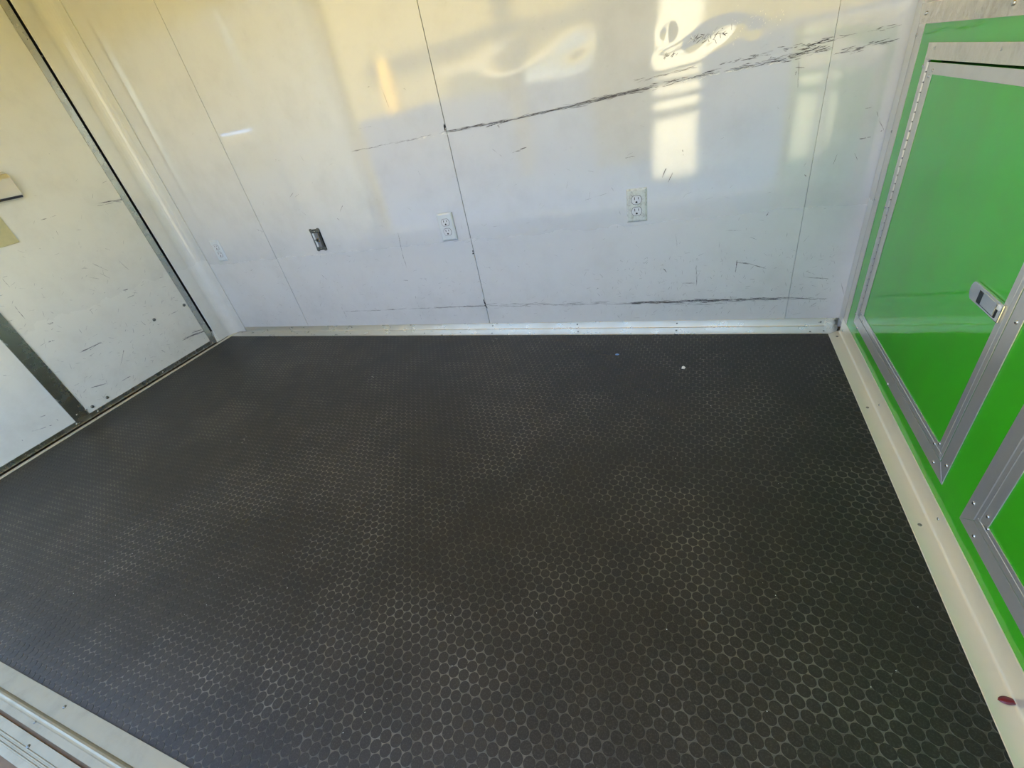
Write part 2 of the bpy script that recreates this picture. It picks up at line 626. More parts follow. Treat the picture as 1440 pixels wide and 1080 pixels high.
# left end: frame round a pair of rear doors
lw = MB().box(XL - .06, XL + .007, 1.612, 1.705, .006, CEIL)
lw.box(XL - .06, XL + .0045, 1.6095, 1.6125, .006, CEIL, 1)            # jamb beside the back corner, gap face painted black as its shade
lw.box(XL - .06, XL + .02, -.055, .02, .0, CEIL)                        # jamb at the front
lw.box(XL - .06, XL + .02, .02, 1.600, 1.93, CEIL)                      # head
lw.box(XL - .10, XL - .06, -.12, YB, -.62, CEIL, 1)                      # outer skin closes the gap
struct(lw.build('wall_left', [M_TRIMW, M_BLACK], bevel=.003))

# white coved strip covering the corner of jamb and back wall
cv = []
x0, y0, rad = XL + .009, YB - .001, .060
cv.append((x0, y0 - .040 - rad * 0 - .012))
for i in range(9):
    a = i / 8 * PI / 2
    cv.append((x0 + rad - rad * math.cos(a), y0 - rad + rad * math.sin(a) - .004))
cv.append((-2.533, y0 - .004))
cv.append((-2.533, y0))
cv.append((x0 - .003, y0))
cv.append((x0 - .003, y0 - .052))
tr = MB().prism(cv, 'z', .0046, CEIL - .002).build('trim_1', M_TRIMW)
struct(tr)
for p in tr.data.polygons:
    p.use_smooth = abs(p.normal.z) < .1 and p.area > .02 and False


struct(MB().box(XR - .0012, XR + .004, 1.6945, YB - .003, .034, CEIL - .002).build('trim_6', M_TRIMW))


# rear door leaves -------------------------------------------------
def door_leaf(name, y0, y1, z0, z1, edges):
    d = empty(name, (XL, (y0 + y1) / 2, 0))
    struct(d)
    off = (XL, (y0 + y1) / 2, 0)

    def put(mb, nm, mats, **k):
        mb.v = [(a - off[0], b - off[1], c - off[2]) for a, b, c in mb.v]
        return mb.build(nm, mats, d, **k)
    # skin with a little oil-canning
    ny, nz = 46, 70
    vs, fs = [], []
    for j in range(nz + 1):
        for i in range(ny + 1):
            y = y0 + (y1 - y0) * i / ny
            z = z0 + (z1 - z0) * j / nz
            dd = .0006 * math.sin(6 * y + 2 * z) * math.sin(5 * z + y) + .0003 * math.sin(17 * y + 3) * math.sin(13 * z)
            vs.append((XL + dd, y, z))
    for j in range(nz):
        for i in range(ny):
            a = j * (ny + 1) + i
            fs.append((a, a + 1, a + ny + 2, a + ny + 1))
    o_ = put(MB().add(vs, fs), 'door_skin', M_DOOR, smooth=True)
    put(MB().box(XL - .032, XL - .002, y0 + .002, y1 - .002, z0 + .002, z1 - .002), 'door_core', M_TRIMW)
    for e in edges:
        put(MB().box(*e), 'edge_trim', M_ZINC, bevel=.0008)
    return d, off


ZT = 1.925
d1, off1 = door_leaf('door_1', .862, 1.596, .012, ZT,
                     [(XL - .03, XL + .0022, 1.566, 1.5975, .034, ZT), (XL - .03, XL + .0026, .858, 1.5975, .010, .034)])
d2, off2 = door_leaf('door_2', .03, .800, .012, ZT,
                     [(XL - .03, XL + .0026, .03, .858, .010, .034)])
# dark metal astragal over the joint of both leaves
ab = MB().box(XL - .03, XL + .0042, .799, .861, .032, ZT)
ab.v = [(a - off2[0], b - off2[1], c - off2[2]) for a, b, c in ab.v]
ab.build('joint_strip', M_ZINC, d2, bevel=.001)


def lp(u, v, X):
    r = ray(u, v)
    t = X / r[0]
    return r[1] * t, .92 + r[2] * t


for (u, v, k, r) in ((217, 449.5, 'screw', .0085), (259, 429, 'screw', .0085), (130, 572, 'screw', .0078), (151, 559, 'screw', .0075),
                     (138, 578, 'rivet', .0038), (229, 523, 'rivet', .0038), (299, 481, 'rivet', .0038),
                     (59, 79, 'screw', .0040), (141, 215, 'screw', .0040), (231, 361, 'screw', .0040)):
    y, z = lp(u, v, XL + .002)
    base = XL + (.0024 if k == 'rivet' else .0006)
    if u in (59, 141, 231):
        base = XL + .0022
    rivet(d1, (base - off1[0], y - off1[1], z), '+x', k, r)
for (u, v) in ((108, 596), (108, 583), (121, 576)):
    y, z = lp(u, v, XL + .003)
    rivet(d2, (XL + (.0026 if v > 590 else .0042) - off2[0], y - off2[1], z), '+x', 'rivet', .0038)
# scuffs on the door skin
db = MB()


def lpz(u, v):
    return lp(u, v, XL)


for p, q, W, n in (((135, 286), (170, 281), .0016, 16), ((140, 289), (155, 286), .0014, 6), ((58, 309), (68, 307), .0012, 5),
                   ((70, 306), (79, 303), .0009, 4), ((116, 494), (137, 484), .0020, 14), ((69, 481), (75, 479), .0030, 6),
                   ((68, 456), (74, 454), .0030, 6), ((171, 410), (178, 407), .0024, 6), ((176, 420), (186, 416), .0012, 6),
                   ((228, 493), (233, 496), .0030, 6), ((263, 475), (290, 464), .0034, 26), ((270, 468), (282, 464), .0026, 14),
                   ((170, 512), (174, 492), .0012, 6), ((130, 545), (152, 538), .0020, 10), ((172, 535), (182, 530), .0020, 6),
                   ((25, 437), (33, 446), .0018, 6), ((20, 430), (28, 440), .0014, 5), ((110, 378), (122, 377), .0012, 5),
                   ((133, 372), (150, 380), .0014, 8), ((140, 384), (152, 390), .0010, 6), ((162, 362), (178, 377), .0008, 6),
                   ((198, 452), (203, 456), .0018, 5), ((240, 442), (250, 437), .0014, 5), ((125, 390), (138, 392), .0008, 5),
                   ((55, 587), (64, 584), .0020, 6), ((80, 590), (82, 592), .0024, 3), ((60, 602), (72, 598), .0016, 6),
                   ((30, 618), (32, 620), .0024, 3), ((45, 606), (55, 604), .0010, 5), ((2, 391), (12, 402), .0010, 6),
                   ((5, 528), (14, 528), .0010, 4), ((168, 284), (155, 283), .0020, 8)):
    stroke(db, left_pt, lpz, p, q, W * .7, n, (0, 1, 1, 1))
for _ in range(240):
    y, z = random.uniform(.87, 1.55), abs(random.gauss(0, .35)) + .05
    fleck(db, left_pt, y, z, random.uniform(.003, .014), random.uniform(.0003, .0010), random.gauss(.2, .8), 1, .0011)
db.v = [(a - off1[0], b - off1[1], c - off1[2]) for a, b, c in db.v]
db.v = [(a + .0006, b, c) for a, b, c in db.v]
o = db.build('scuff_mark', [M_SCUFF, M_SCUFFL], d1)
o['kind'] = 'stuff'
# pressed metal latch cover and beige plate on the leaf (cut by the left edge of the frame)
lc = MB()
prof = [(.93, 0), (.935, .016), (.945, .024), (1.010, .024), (1.026, .020), (1.036, .006), (1.037, 0)]
lc.prism([(XL + h, z) for z, h in prof], 'y', .96, 1.196)
lc.v = [(a - off1[0], b - off1[1], c) for a, b, c in lc.v]
lc.build('latch_cover', M_STEEL, d1, bevel=.002)
bp_ = MB().box(XL + .0005, XL + .0035, .90, 1.083, .783, .905)
bp_.v = [(a - off1[0], b - off1[1], c) for a, b, c in bp_.v]
bp_.build('patch_plate', M_BEIGE, d1, bevel=.001)

# ------------------------------------------------------------------ aluminium angles on the floor edges
def angle_profile(fl, up, t, r, n=6):
    """L profile: corner at (0,0), flange towards -a, upright towards +z, concave fillet r; returns (a,z) list"""
    p = [(-fl, 0), (-fl, t * .6), (-fl + t * .6, t)]
    for i in range(n + 1):
        a = -PI / 2 + i / n * PI / 2
        p.append((-t - r + r * math.cos(a), t + r + r * math.sin(a)))
    p += [(-t, up - t * .4), (-t * .6, up), (0, up), (0, 0)]
    return p


pr = angle_profile(.0610, .0315, .0016, .0035)
bb = MB().prism([(YB + a, z + .0004) for a, z in pr], 'x', -2.545, .4565)
# rounded trimmed end at the cabinet
end = [(.450, YB - .0600), (.4585, YB - .0600), (.478, YB - .046), (.4865, YB - .022), (.4885, YB - .0018), (.450, YB - .0018)]
bb.box(-2.605, -2.5445, YB - .0610, YB - .003, .0004, .0021)
bb.prism(end, 'z', .0018, .0030)
bb.box(.4560, .4885, YB - .0018, YB - .0004, .002, .0319)
baseboard_back = struct(bb.build('baseboard_back', M_ALUX))
pr = angle_profile(.0385, .0526, .0016, .0045)
baseboard_right = struct(MB().prism([(XR + a, z + .0004) for a, z in pr], 'y', .03, 1.700).build('baseboard_right', M_ALUY))


def fp(u, v):
    r = ray(u, v)
    t = -.92 / r[2]
    return r[0] * t, r[1] * t


for (u, v) in ((418, 469.5), (493, 469.5), (597, 469), (692, 469), (813, 467), (951, 465.3), (1139, 467), (1158, 466)):
    x, y = fp(u, v)
    rivet(baseboard_back, (x, y, .0021), '+z', 'screw', .0034)
for (u, v) in ((495, 460), (693, 458), (812, 456), (952, 454.5), (1154, 452.5)):
    x, z = bp(u, v)
    rivet(baseboard_back, (x, YB - .0018, max(.012, min(.026, z))), '-y', 'screw', .0034)


def rp(u, v):
    r = ray(u, v)
    t = XR / r[0]
    return r[1] * t, .92 + r[2] * t


for (u, v) in ((1186, 465), (1237.5, 569.5), (1320.5, 730)):
    y, z = rp(u, v)
    rivet(baseboard_right, (XR - .0015, y, z), '-x', 'rivet', .0036)
for (u, v) in ((1177, 474), (1219.5, 574), (1293, 739)):
    x, y = fp(u, v)
    rivet(baseboard_right, (x, y, .0021), '+z', 'screw', .0038)

# left sill strip in front of the doors
trim2 = struct(MB().box(-2.626, -2.606, .02, 1.741, .0004, .0042).build('trim_2', M_ALUY, bevel=.001))
for (u, v) in ((137, 589), (251, 519)):
    x, y = fp(u, v)
    rivet(trim2, (-2.616, y, .0042), '+z', 'screw', .0032)
# added white wedge stands for daylight in the lower door gap
struct(MB().prism([(1.5985, .005), (1.6092, .005), (1.6085, .075)], 'x', XL - .010, XL + .003).build('gap_daylight', M_CHIP_DAY))

# threshold at the side opening
tp = []
for i in range(7):
    a = PI - i / 6 * PI
    tp.append((-.0265 + .007 * math.cos(a), .003 + .0055 * math.sin(a)))
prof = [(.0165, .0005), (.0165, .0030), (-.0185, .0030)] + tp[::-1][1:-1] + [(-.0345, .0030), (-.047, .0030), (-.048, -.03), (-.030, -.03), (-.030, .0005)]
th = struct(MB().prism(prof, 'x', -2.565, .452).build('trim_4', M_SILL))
for (u, v) in ((92, 995),):
    x, y = fp(u, v)
    rivet(th, (x, y, .003), '+z', 'screw', .0040)
for (u, v) in ((58, 1009), (50, 1017)):
    x, y = fp(u, v)
    rivet(th, (x, min(y, -.036), .003), '+z', 'screw', .0028)
# outer plate of the step, a dark slit away from the threshold
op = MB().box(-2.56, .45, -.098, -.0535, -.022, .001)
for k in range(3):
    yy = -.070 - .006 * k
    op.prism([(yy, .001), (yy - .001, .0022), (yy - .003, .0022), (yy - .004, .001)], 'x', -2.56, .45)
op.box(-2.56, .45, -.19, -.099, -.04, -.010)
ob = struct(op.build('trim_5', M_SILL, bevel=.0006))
for (u, v) in ((40, 1050),):
    x, y = fp(u, v)
    rivet(ob, (x, y, .001), '+z', 'screw', .0042)

# ------------------------------------------------------------------ rubber coin mat
PITCH = .0240 * .92
ROW = PITCH * math.sqrt(3) / 2


def mat_h(x, y):
    h = .0010 * np.sin(5.1 * x + 1.7 * y) * np.sin(4.3 * y - 1.2 * x + 1) + .0006 * np.sin(11 * x - 3 * y + 1) * np.sin(9 * y + 2)
    h = h + .0022 * np.exp(-((y - .955 - .03 * np.sin(3 * x)) / .022) ** 2) * np.exp(-((x + .1) / .45) ** 2)
    h = h + .0014 * np.exp(-((x - .395 + .12 * (y - 1.1)) / .02) ** 2) * np.exp(-((y - 1.13) / .22) ** 2)
    h = h + .0016 * np.exp(-((y - 1.10 - .18 * (x + 1.6)) / .025) ** 2) * np.exp(-((x + 1.5) / .5) ** 2)
    edge = np.minimum(np.minimum(.452 - x, x + 2.606), np.minimum(1.681 - y, y - .0165))
    return (h - .0016) * np.clip(edge / .06, 0, 1) - .0002


COIN_T = .0007
nx, ny = 156, 86
gx = np.linspace(-2.630, .489, nx)
gy = np.linspace(-.028, 1.741, ny)
X, Y = np.meshgrid(gx, gy)
Z = mat_h(X, Y) - COIN_T
P = np.stack([X, Y, Z], -1).reshape(-1, 3)
idx = np.arange(nx * ny).reshape(ny, nx)
F = np.stack([idx[:-1, :-1], idx[:-1, 1:], idx[1:, 1:], idx[1:, :-1]], -1).reshape(-1, 4)
me = bpy.data.meshes.new('rubber_mat')
me.from_pydata([tuple(p) for p in P], [], [tuple(q) for q in F.tolist()])
me.materials.append(M_DUST)
for p in me.polygons:
    p.use_smooth = True
rubber_mat = tag(link('rubber_mat', me), 'black rubber floor mat with raised round coins covering the whole trailer floor', 'mat')

cx, cy = [], []
r0 = 0
yy = -.02
while yy < 1.735:
    xs = np.arange(-2.622 + (PITCH / 2 if r0 % 2 else 0), .482, PITCH)
    cx.append(xs)
    cy.append(np.full(len(xs), yy))
    yy += ROW
    r0 += 1
cx = np.concatenate(cx)
cy = np.concatenate(cy)
nc = len(cx)
cx = cx + RNG.normal(0, .00028, nc)
cy = cy + RNG.normal(0, .00028, nc)
cz = mat_h(cx, cy)
rad = PITCH * (.4985 + RNG.normal(0, .005, nc))
tx, ty = RNG.normal(0, .004, nc), RNG.normal(0, .004, nc)
# size in the photograph of each coin
d = np.stack([cx, cy, cz], -1) - CAM_LOC
cc = d @ CAM_R
dep = -cc[:, 2]
dep = np.where(dep > .05, dep, .05)
u = PCX + FPX * cc[:, 0] / dep
v = PCY - FPX * cc[:, 1] / dep
inside = (u > 4) & (u < 1436) & (v > 4) & (v < 1076) & (cx < .445) & (cy > .02)
area = np.where(inside, (CAM_LOC[2] - cz) / dep ** 3, 0)
near = np.zeros(nc, bool)
near[np.argsort(-area)[:298]] = True
NS = 16
ang = np.arange(NS) * 2 * PI / NS
prof = [(1.012, -COIN_T - .0006), (1.0, -.0003), (.982, 0)]


def coin_arrays(sel):
    n = int(sel.sum())
    vs = np.zeros((n, 3 * NS, 3))
    for k, (pr_, pz) in enumerate(prof):
        ca, sa = np.cos(ang)[None, :], np.sin(ang)[None, :]
        rr = (rad[sel] * pr_)[:, None]
        vs[:, k * NS:(k + 1) * NS, 0] = cx[sel][:, None] + rr * ca
        vs[:, k * NS:(k + 1) * NS, 1] = cy[sel][:, None] + rr * sa
        tilt = rr * ca * tx[sel][:, None] + rr * sa * ty[sel][:, None]
        vs[:, k * NS:(k + 1) * NS, 2] = cz[sel][:, None] + pz + (tilt if k else 0)
    return vs


cf, cm = [], []
for k in range(2):
    for i in range(NS):
        j = (i + 1) % NS
        cf.append((k * NS + i, k * NS + j, (k + 1) * NS + j, (k + 1) * NS + i))
        cm.append(1)
cf.append(tuple(range(2 * NS, 3 * NS)))
cm.append(0)


def fast_mesh(name, V, faces, mats_i, mats):
    n = len(V)
    nv = V.shape[1]
    loops = np.concatenate([np.array(f) for f in faces])
    sizes = np.array([len(f) for f in faces])
    L = (loops[None, :] + (np.arange(n) * nv)[:, None]).reshape(-1)
    SZ = np.tile(sizes, n)
    st = np.concatenate([[0], np.cumsum(SZ)[:-1]])
    me_ = bpy.data.meshes.new(name)
    me_.vertices.add(n * nv)
    me_.vertices.foreach_set('co', V.reshape(-1).astype(np.float32))
    me_.loops.add(len(L))
    me_.loops.foreach_set('vertex_index', L.astype(np.int32))
    me_.polygons.add(len(SZ))
    me_.polygons.foreach_set('loop_start', st.astype(np.int32))
    me_.polygons.foreach_set('material_index', np.tile(np.array(mats_i), n).astype(np.int32))
    me_.polygons.foreach_set('use_smooth', np.zeros(len(SZ), bool))
    for m in mats:
        me_.materials.append(m)
    me_.update(calc_edges=True)
    me_.validate()
    return me_


o = link('coin_field', fast_mesh('coin_field', coin_arrays(~near), cf, cm, [M_COIN, M_DUST]), rubber_mat)
o['kind'] = 'stuff'
# the nearest coins one by one (shared mesh, own size and tilt)
V1 = np.zeros((1, 3 * NS, 3))
for k, (pr_, pz) in enumerate(prof):
    V1[0, k * NS:(k + 1) * NS, 0] = pr_ * PITCH * .490 * np.cos(ang)
    V1[0, k * NS:(k + 1) * NS, 1] = pr_ * PITCH * .490 * np.sin(ang)
    V1[0, k * NS:(k + 1) * NS, 2] = pz
coin_me = fast_mesh('coin', V1, cf, cm, [M_COIN, M_DUST])
for i in np.nonzero(near)[0]:
    o = link('coin', coin_me, rubber_mat, (float(cx[i]), float(cy[i]), float(cz[i])))
    s = float(rad[i] / (PITCH * .490))
    o.scale = (s, s, 1)
    o.rotation_euler = (float(ty[i]), -float(tx[i]), 0)

# ------------------------------------------------------------------ green cabinet along the right side
cab = tag(empty('storage_cabinet', (XR, .85, 0)),
          'bright green storage cabinet with aluminium edged doors along the right side', 'cabinet')
COFF = (XR, .85, 0)


def cpart(mb, name, mats, parent=None, **k):
    mb.v = [(a - COFF[0], b - COFF[1], c - COFF[2]) for a, b, c in mb.v]
    return mb.build(name, mats, parent or cab, **k)


CY0, CY1, CZ1 = -.04, 1.692, .896
D1 = (.903, 1.557, .127, .7905)      # openings y0,y1,z0,z1
D2 = (.094, .752, .127, .7905)
b = MB()
b.box(XR, XR + .02, CY0, CY1, .0005, D1[2])
b.box(XR, XR + .02, CY0, CY1, D1[3], CZ1)
b.box(XR, XR + .02, D1[1], CY1, D1[2], D1[3])
b.box(XR, XR + .02, D2[1], D1[0], D1[2], D1[3])
b.box(XR, XR + .02, CY0, D2[0], D1[2], D1[3])
b.box(XR + .02, 1.095, CY1 - .02, CY1, .0005, CZ1)
b.box(XR + .02, 1.095, CY0, CY0 + .02, .0005, CZ1)
cpart(b, 'carcass', M_GREEN)
cpart(MB().box(XR + .022, 1.09, CY0 + .022, CY1 - .022, .06, .80), 'interior_box', M_BLACK)
cpart(MB().box(XR - .0018, 1.095, CY0, CY1 + .002, CZ1, CZ1 + .0022), 'countertop', M_ALUY, bevel=.0006)

# top band and corner post
band = MB().prism([(1.688, .8585), (1.7015, .8985), (CY0, .8985), (CY0, .8585)], 'x', XR - .0032, XR - .0012)
cpart(band, 'top_band', M_DENT, bevel=.0006)
cpart(MB().box(XR - .0012, XR, 1.652, 1.6935, .054, .872).box(XR - .0012, XR + .03, 1.6915, 1.6935, .054, .872), 'corner_angle', M_ALU, bevel=.0004)


def crivet(parent, u, v, x, r=.0042, kind='rivet'):
    y, z = rp(u, v)
    return rivet(parent, (x - COFF[0], y - COFF[1], z - COFF[2]), '-x', kind, r)


for u_, v_ in ((1304.5, 18), (1429, 3)):
    crivet(cab, u_, v_, XR - .0032, .0046)
for u_, v_ in ((1290, 49), (1254.8, 185), (1231, 280)):
    crivet(cab, u_, v_, XR - .0012, .0036)


def cab_door(name, op, hinge_left, frame_rv, door_rv, latch):
    y0, y1, z0, z1 = op
    fwid = .0325
    fx0, fx1 = XR - .0022, XR - .0002
    e = .0006
    # frame angles round the opening, mitred at the foot
    fr = [('x', [(y0 - fwid, z0 - fwid), (y1 + fwid, z0 - fwid), (y1, z0 - e), (y0, z0 - e)]),
          ('x', [(y1 + fwid, z0 - fwid + e), (y1 + fwid, z1 + fwid * .5), (y1, z1), (y1, z0)]),
          ('x', [(y0 - fwid, z0 - fwid + e), (y0, z0), (y0, z1), (y0 - fwid, z1 + fwid)]),
          ('x', [(y0 - fwid - .0, z1), (y1 + fwid * .75, z1), (y1 + fwid * .98, z1 + fwid), (y0 - fwid, z1 + fwid)])]
    for k, (ax, poly) in enumerate(fr):
        dx = -.0012 if k == 3 else 0
        cpart(MB().prism(poly, ax, fx0 + dx, fx1), 'frame_angle', M_DENT if k == 3 else M_ALU, bevel=.0007)
    # leaf: green panel
    gp = .0022
    ly0, ly1, lz0, lz1 = y0 + gp, y1 - .0015, z0 + gp, z1 - .0045
    door = cpart(MB().box(XR - .0008, XR + .016, ly0, ly1, lz0, lz1), name, M_GREEN)
    ew = .0265
    ex0, ex1 = XR - .0026, XR - .0009
    yy0, yy1 = (ly0, ly1 - .0)
    strips = [[(yy0, lz0), (yy1, lz0), (yy1 - ew * 1.3, lz0 + ew * .82), (yy0 + ew, lz0 + ew * .82)],
              [(yy0, lz0 + e), (yy0 + ew - e, lz0 + ew * .82), (yy0 + ew - e, lz1 - ew * .86), (yy0, lz1 - e)],
              [(yy1, lz0 + e), (yy1, lz1 - e), (yy1 - ew * 1.3, lz1 - ew * .86), (yy1 - ew * 1.3, lz0 + ew * .82 + e)],
              [(yy0, lz1), (yy0 + ew, lz1 - ew * .86), (yy1 - ew * 1.3, lz1 - ew * .86), (yy1, lz1)]]
    for k, poly in enumerate(strips):
        cpart(MB().prism(poly, 'x', ex0, ex1), 'edge_strip', M_ALU, door, bevel=.0006)
        # rolled lip along the inner edge
    lip = MB()
    for (a0, a1, b0, b1) in ((ly0 + .004, ly1 - .006, lz0 + .0105, lz0 + .0125), (ly0 + .0105, ly0 + .0125, lz0 + .012, lz1 - .012)):
        lip.prism([(ex0 - .0006, b0), (ex0 + .0002, b0 - .001), (ex0 + .0002, b1 + .001), (ex0 - .0006, b1)], 'y', a0, a1) if a1 - a0 > b1 - b0 else \
            lip.prism([(ex0 - .0006, a0), (ex0 + .0002, a0 - .001), (ex0 + .0002, a1 + .001), (ex0 - .0006, a1)], 'z', b0, b1)
    cpart(lip, 'rolled_lip', M_ALU, door)
    # piano hinge
    hy = y1 + .0008
    hb = MB()
    z = z0 + .006 if hinge_left else 9
    L = .0205
    k = 0
    while z + L < z1 + .004:
        pts = []
        rr = .0036
        for i in range(8):
            a = 2 * PI * i / 8
            pts.append((XR - .0030 + rr * math.cos(a), hy + rr * math.sin(a)))
        hb.prism(pts, 'z', z, z + L - .0030)
        z += L
        k += 1
    if hinge_left:
        cpart(hb, 'hinge', M_ALU, door)
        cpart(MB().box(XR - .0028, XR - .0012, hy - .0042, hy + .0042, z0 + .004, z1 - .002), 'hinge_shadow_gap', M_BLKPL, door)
    else:
        cpart(MB().prism([(XR - .0034, y1 - .0135), (XR - .0025, y1 - .0150), (XR - .0025, y1 - .0110)], 'z', z0 + .014, z1 - .014).prism([(XR - .0036, y1 - .0010), (XR - .0024, y1 - .0030), (XR - .0024, y1 - .0002)], 'z', z0 + .004, z1 - .006), 'rolled_lip', M_ALU, door)
    for u_, v_ in frame_rv:
        crivet(cab, u_, v_, XR - .0022, .0040)
    for u_, v_ in door_rv:
        crivet(door, u_, v_, XR - .0026, .0036)
    return door


door1 = cab_door('door_panel', D1, True,
                 [(1317, 66.5), (1412, 67.5), (1300, 92.5), (1246.5, 291), (1205, 441), (1206.5, 461), (1250, 540), (1314.5, 650), (1432, 453), (1333, 655)],
                 [(1314, 98.5), (1308, 107), (1213, 441.5), (1214.5, 450.5), (1316.5, 624), (1323.5, 624)], True)
door2 = cab_door('door_panel', D2, False, [(1371.5, 708), (1371.5, 754)], [(1392, 727), (1391.5, 744)], False)

# paddle latch on the far door ---------------------------------------------------
LZ, LY0, LY1, LH = .4515, .921, 1.035, .0165      # centre height, ends, half height
lat = [(LY0, LZ - LH), (LY1 - .012, LZ - LH)]
for i in range(9):
    a = -PI / 2 + PI * i / 8
    lat.append((LY1 - .012 + .012 * math.cos(a), LZ + LH * math.sin(a)))
lat += [(LY0, LZ + LH)]
lx = XR - .0008
latch = cpart(MB().prism(lat, 'x', lx - .0062, lx), 'latch', M_STEEL, door1, bevel=.0016)
# (sub-parts of the latch are joined to it as pockets and lever so no fourth level is needed)
cpart(MB().box(lx - .0068, lx - .0058, .9868, 1.0000, LZ - .0125, LZ + .0080), 'latch_pocket', M_BLKPL, door1)
cpart(MB().box(lx - .0066, lx - .0060, .9855, 1.0015, LZ + .0086, LZ + .0096).box(lx - .0066, lx - .0060, .935, .9868, LZ - .0126, LZ - .0116),
      'latch_groove', M_BLKPL, door1)
cpart(MB().box(lx - .0074, lx - .0060, .9375, .9850, LZ - .0112, LZ + .0122), 'latch_paddle', M_STEEL, door1, bevel=.0008)
cpart(MB().box(lx - .0070, lx - .0058, .9325, .9368, LZ - .0120, LZ + .0085), 'latch_slot', M_BLKPL, door1)
y_, z_ = rp(1413, 432)
cpart(MB().box(lx - .009, lx - .004, y_ - .006, y_ + .002, z_ - .004, z_ + .005), 'latch_catch', M_CHIP_DAY, door1, bevel=.0015)


# ------------------------------------------------------------------ outlets
def receptacle_mesh():
    pts = []
    R, H = .0172, .0138
    for i in range(28):
        a = 2 * PI * i / 28
        x, z = R * math.cos(a), R * math.sin(a)
        pts.append((x, max(-H, min(H, z))))
    return pts


def make_outlet(name, label, x, z, proud, tilt, plate_mat):
    r = empty(name, (x, YB - .0006, z))
    r.rotation_euler = (0, 0, tilt)
    tag(r, label, 'outlet', 'duplex power outlets on the back wall')
    W, H, T = .0350, .0572, .0055
    bv = .006
    y0, y1 = -proud, -proud - T
    vs = [(-W, y0, -H), (W, y0, -H), (W, y0, H), (-W, y0, H),
          (-W, y0 - .0015, -H), (W, y0 - .0015, -H), (W, y0 - .0015, H), (-W, y0 - .0015, H),
          (-W + bv, y1, -H + bv), (W - bv, y1, -H + bv), (W - bv, y1, H - bv), (-W + bv, y1, H - bv)]
    fs = [(0, 3, 2, 1)]
    for k in (0, 4):
        for i in range(4):
            j = (i + 1) % 4
            fs.append((k + i, k + j, k + 4 + j, k + 4 + i))
    fs.append((8, 9, 10, 11))
    MB().add(vs, fs).build('cover_plate', plate_mat, r, bevel=.0007)
    if proud > .001:
        MB().box(-W + .004, W - .004, -proud, .004, -H + .004, H - .004).build('back_box', M_BLKPL, r)
    rec = receptacle_mesh()
    for dz in (.0195, -.0195):
        ring = [(a * 1.07, b * 1.08 + dz) for a, b in rec]
        rc = MB().prism([(a, b + dz) for a, b in rec], 'y', y1 - .0014, y1 + .001).build('receptacle', M_RECEP, r, bevel=.0005)
        MB().prism(ring, 'y', y1 - .0003, y1 + .0008).build('gap_ring', M_BLKPL, rc)
        MB().box(-.0075, -.0053, y1 - .0017, y1, dz + .0008, dz + .0098).build('slot', M_BLACK, rc)
        MB().box(.0053, .0073, y1 - .0017, y1, dz + .0016, dz + .0092).build('slot', M_BLACK, rc)
        gh = [(.0034 * math.cos(a), dz - .0075 + .0034 * math.sin(a)) for a in [PI * i / 8 for i in range(9)]]
        gh += [(-.0034, dz - .0102), (.0034, dz - .0102)]
        MB().prism(gh, 'y', y1 - .0017, y1).build('ground_hole', M_BLACK, rc)
    sc = dome_mesh('plate_screw', .0032, .0012, M_PLATE, '-y')
    link('plate_screw', sc, r, (0, y1, 0))
    return r


make_outlet('wall_outlet', 'grimy cream duplex outlet just below the bright patch on the white wall', -.1960, .4930 * 1.0, .0, 0, M_GRIMY)
make_outlet('wall_outlet', 'clean white duplex outlet standing proud just left of the dark middle seam', -.9720, .4925, .0065, .10, M_PLATE)
make_outlet('wall_outlet', 'pale white duplex outlet by the far left corner of the wall', -2.3985, .4985, .0, 0, M_PLATE)

# uncovered switch
sw = empty('light_switch', (-1.688, YB - .0006, .4975))
tag(sw, 'bare metal light switch without a cover plate between two outlets', 'switch')
MB().box(-.0305, .0305, -.0012, .0005, -.0495, .0495).build('wall_opening', M_BLACK, sw)
st = MB()
st.box(-.030, .030, -.0035, -.0015, .036, .046)
st.box(-.030, .030, -.0035, -.0015, -.046, -.036)
st.box(.018, .024, -.0035, -.0015, -.036, .036)
st.box(-.027, -.018, -.0035, -.0015, -.036, .036)
for s_ in (-1, 1):
    for t_ in (-1, 1):
        c0, c1 = s_ * .022, t_ * .0475
        pts = [(c0 + .0095 * math.cos(a), c1 + .0072 * math.sin(a)) for a in [2 * PI * i / 10 for i in range(10)]]
        st.prism(pts, 'y', -.0042, -.0016)
st.build('mounting_strap', M_SCREW, sw, bevel=.0006)
MB().box(-.018, .018, -.0095, -.001, -.034, .034).build('switch_body', M_GREYP, sw, bevel=.0015)
MB().box(-.014, -.004, -.0120, -.008, .004, .034).box(-.013, -.003, -.0120, -.008, -.032, -.001).build('rocker', M_PLATE, sw, bevel=.002)
MB().box(-.004, .006, -.0125, -.008, -.006, .006).build('toggle', M_BLKPL, sw, bevel=.001)
for dx, dz in ((.008, .006), (.012, -.006)):
    link('terminal_screw', dome_mesh('terminal_screw', .0036, .002, M_BRASS, '-y'), sw, (dx, -.0095, dz))
for dz in (.040, -.040):
    link('mounting_screw', dome_mesh('mounting_screw', .0034, .002, M_RIVET, '-y'), sw, (0, -.0035, dz))

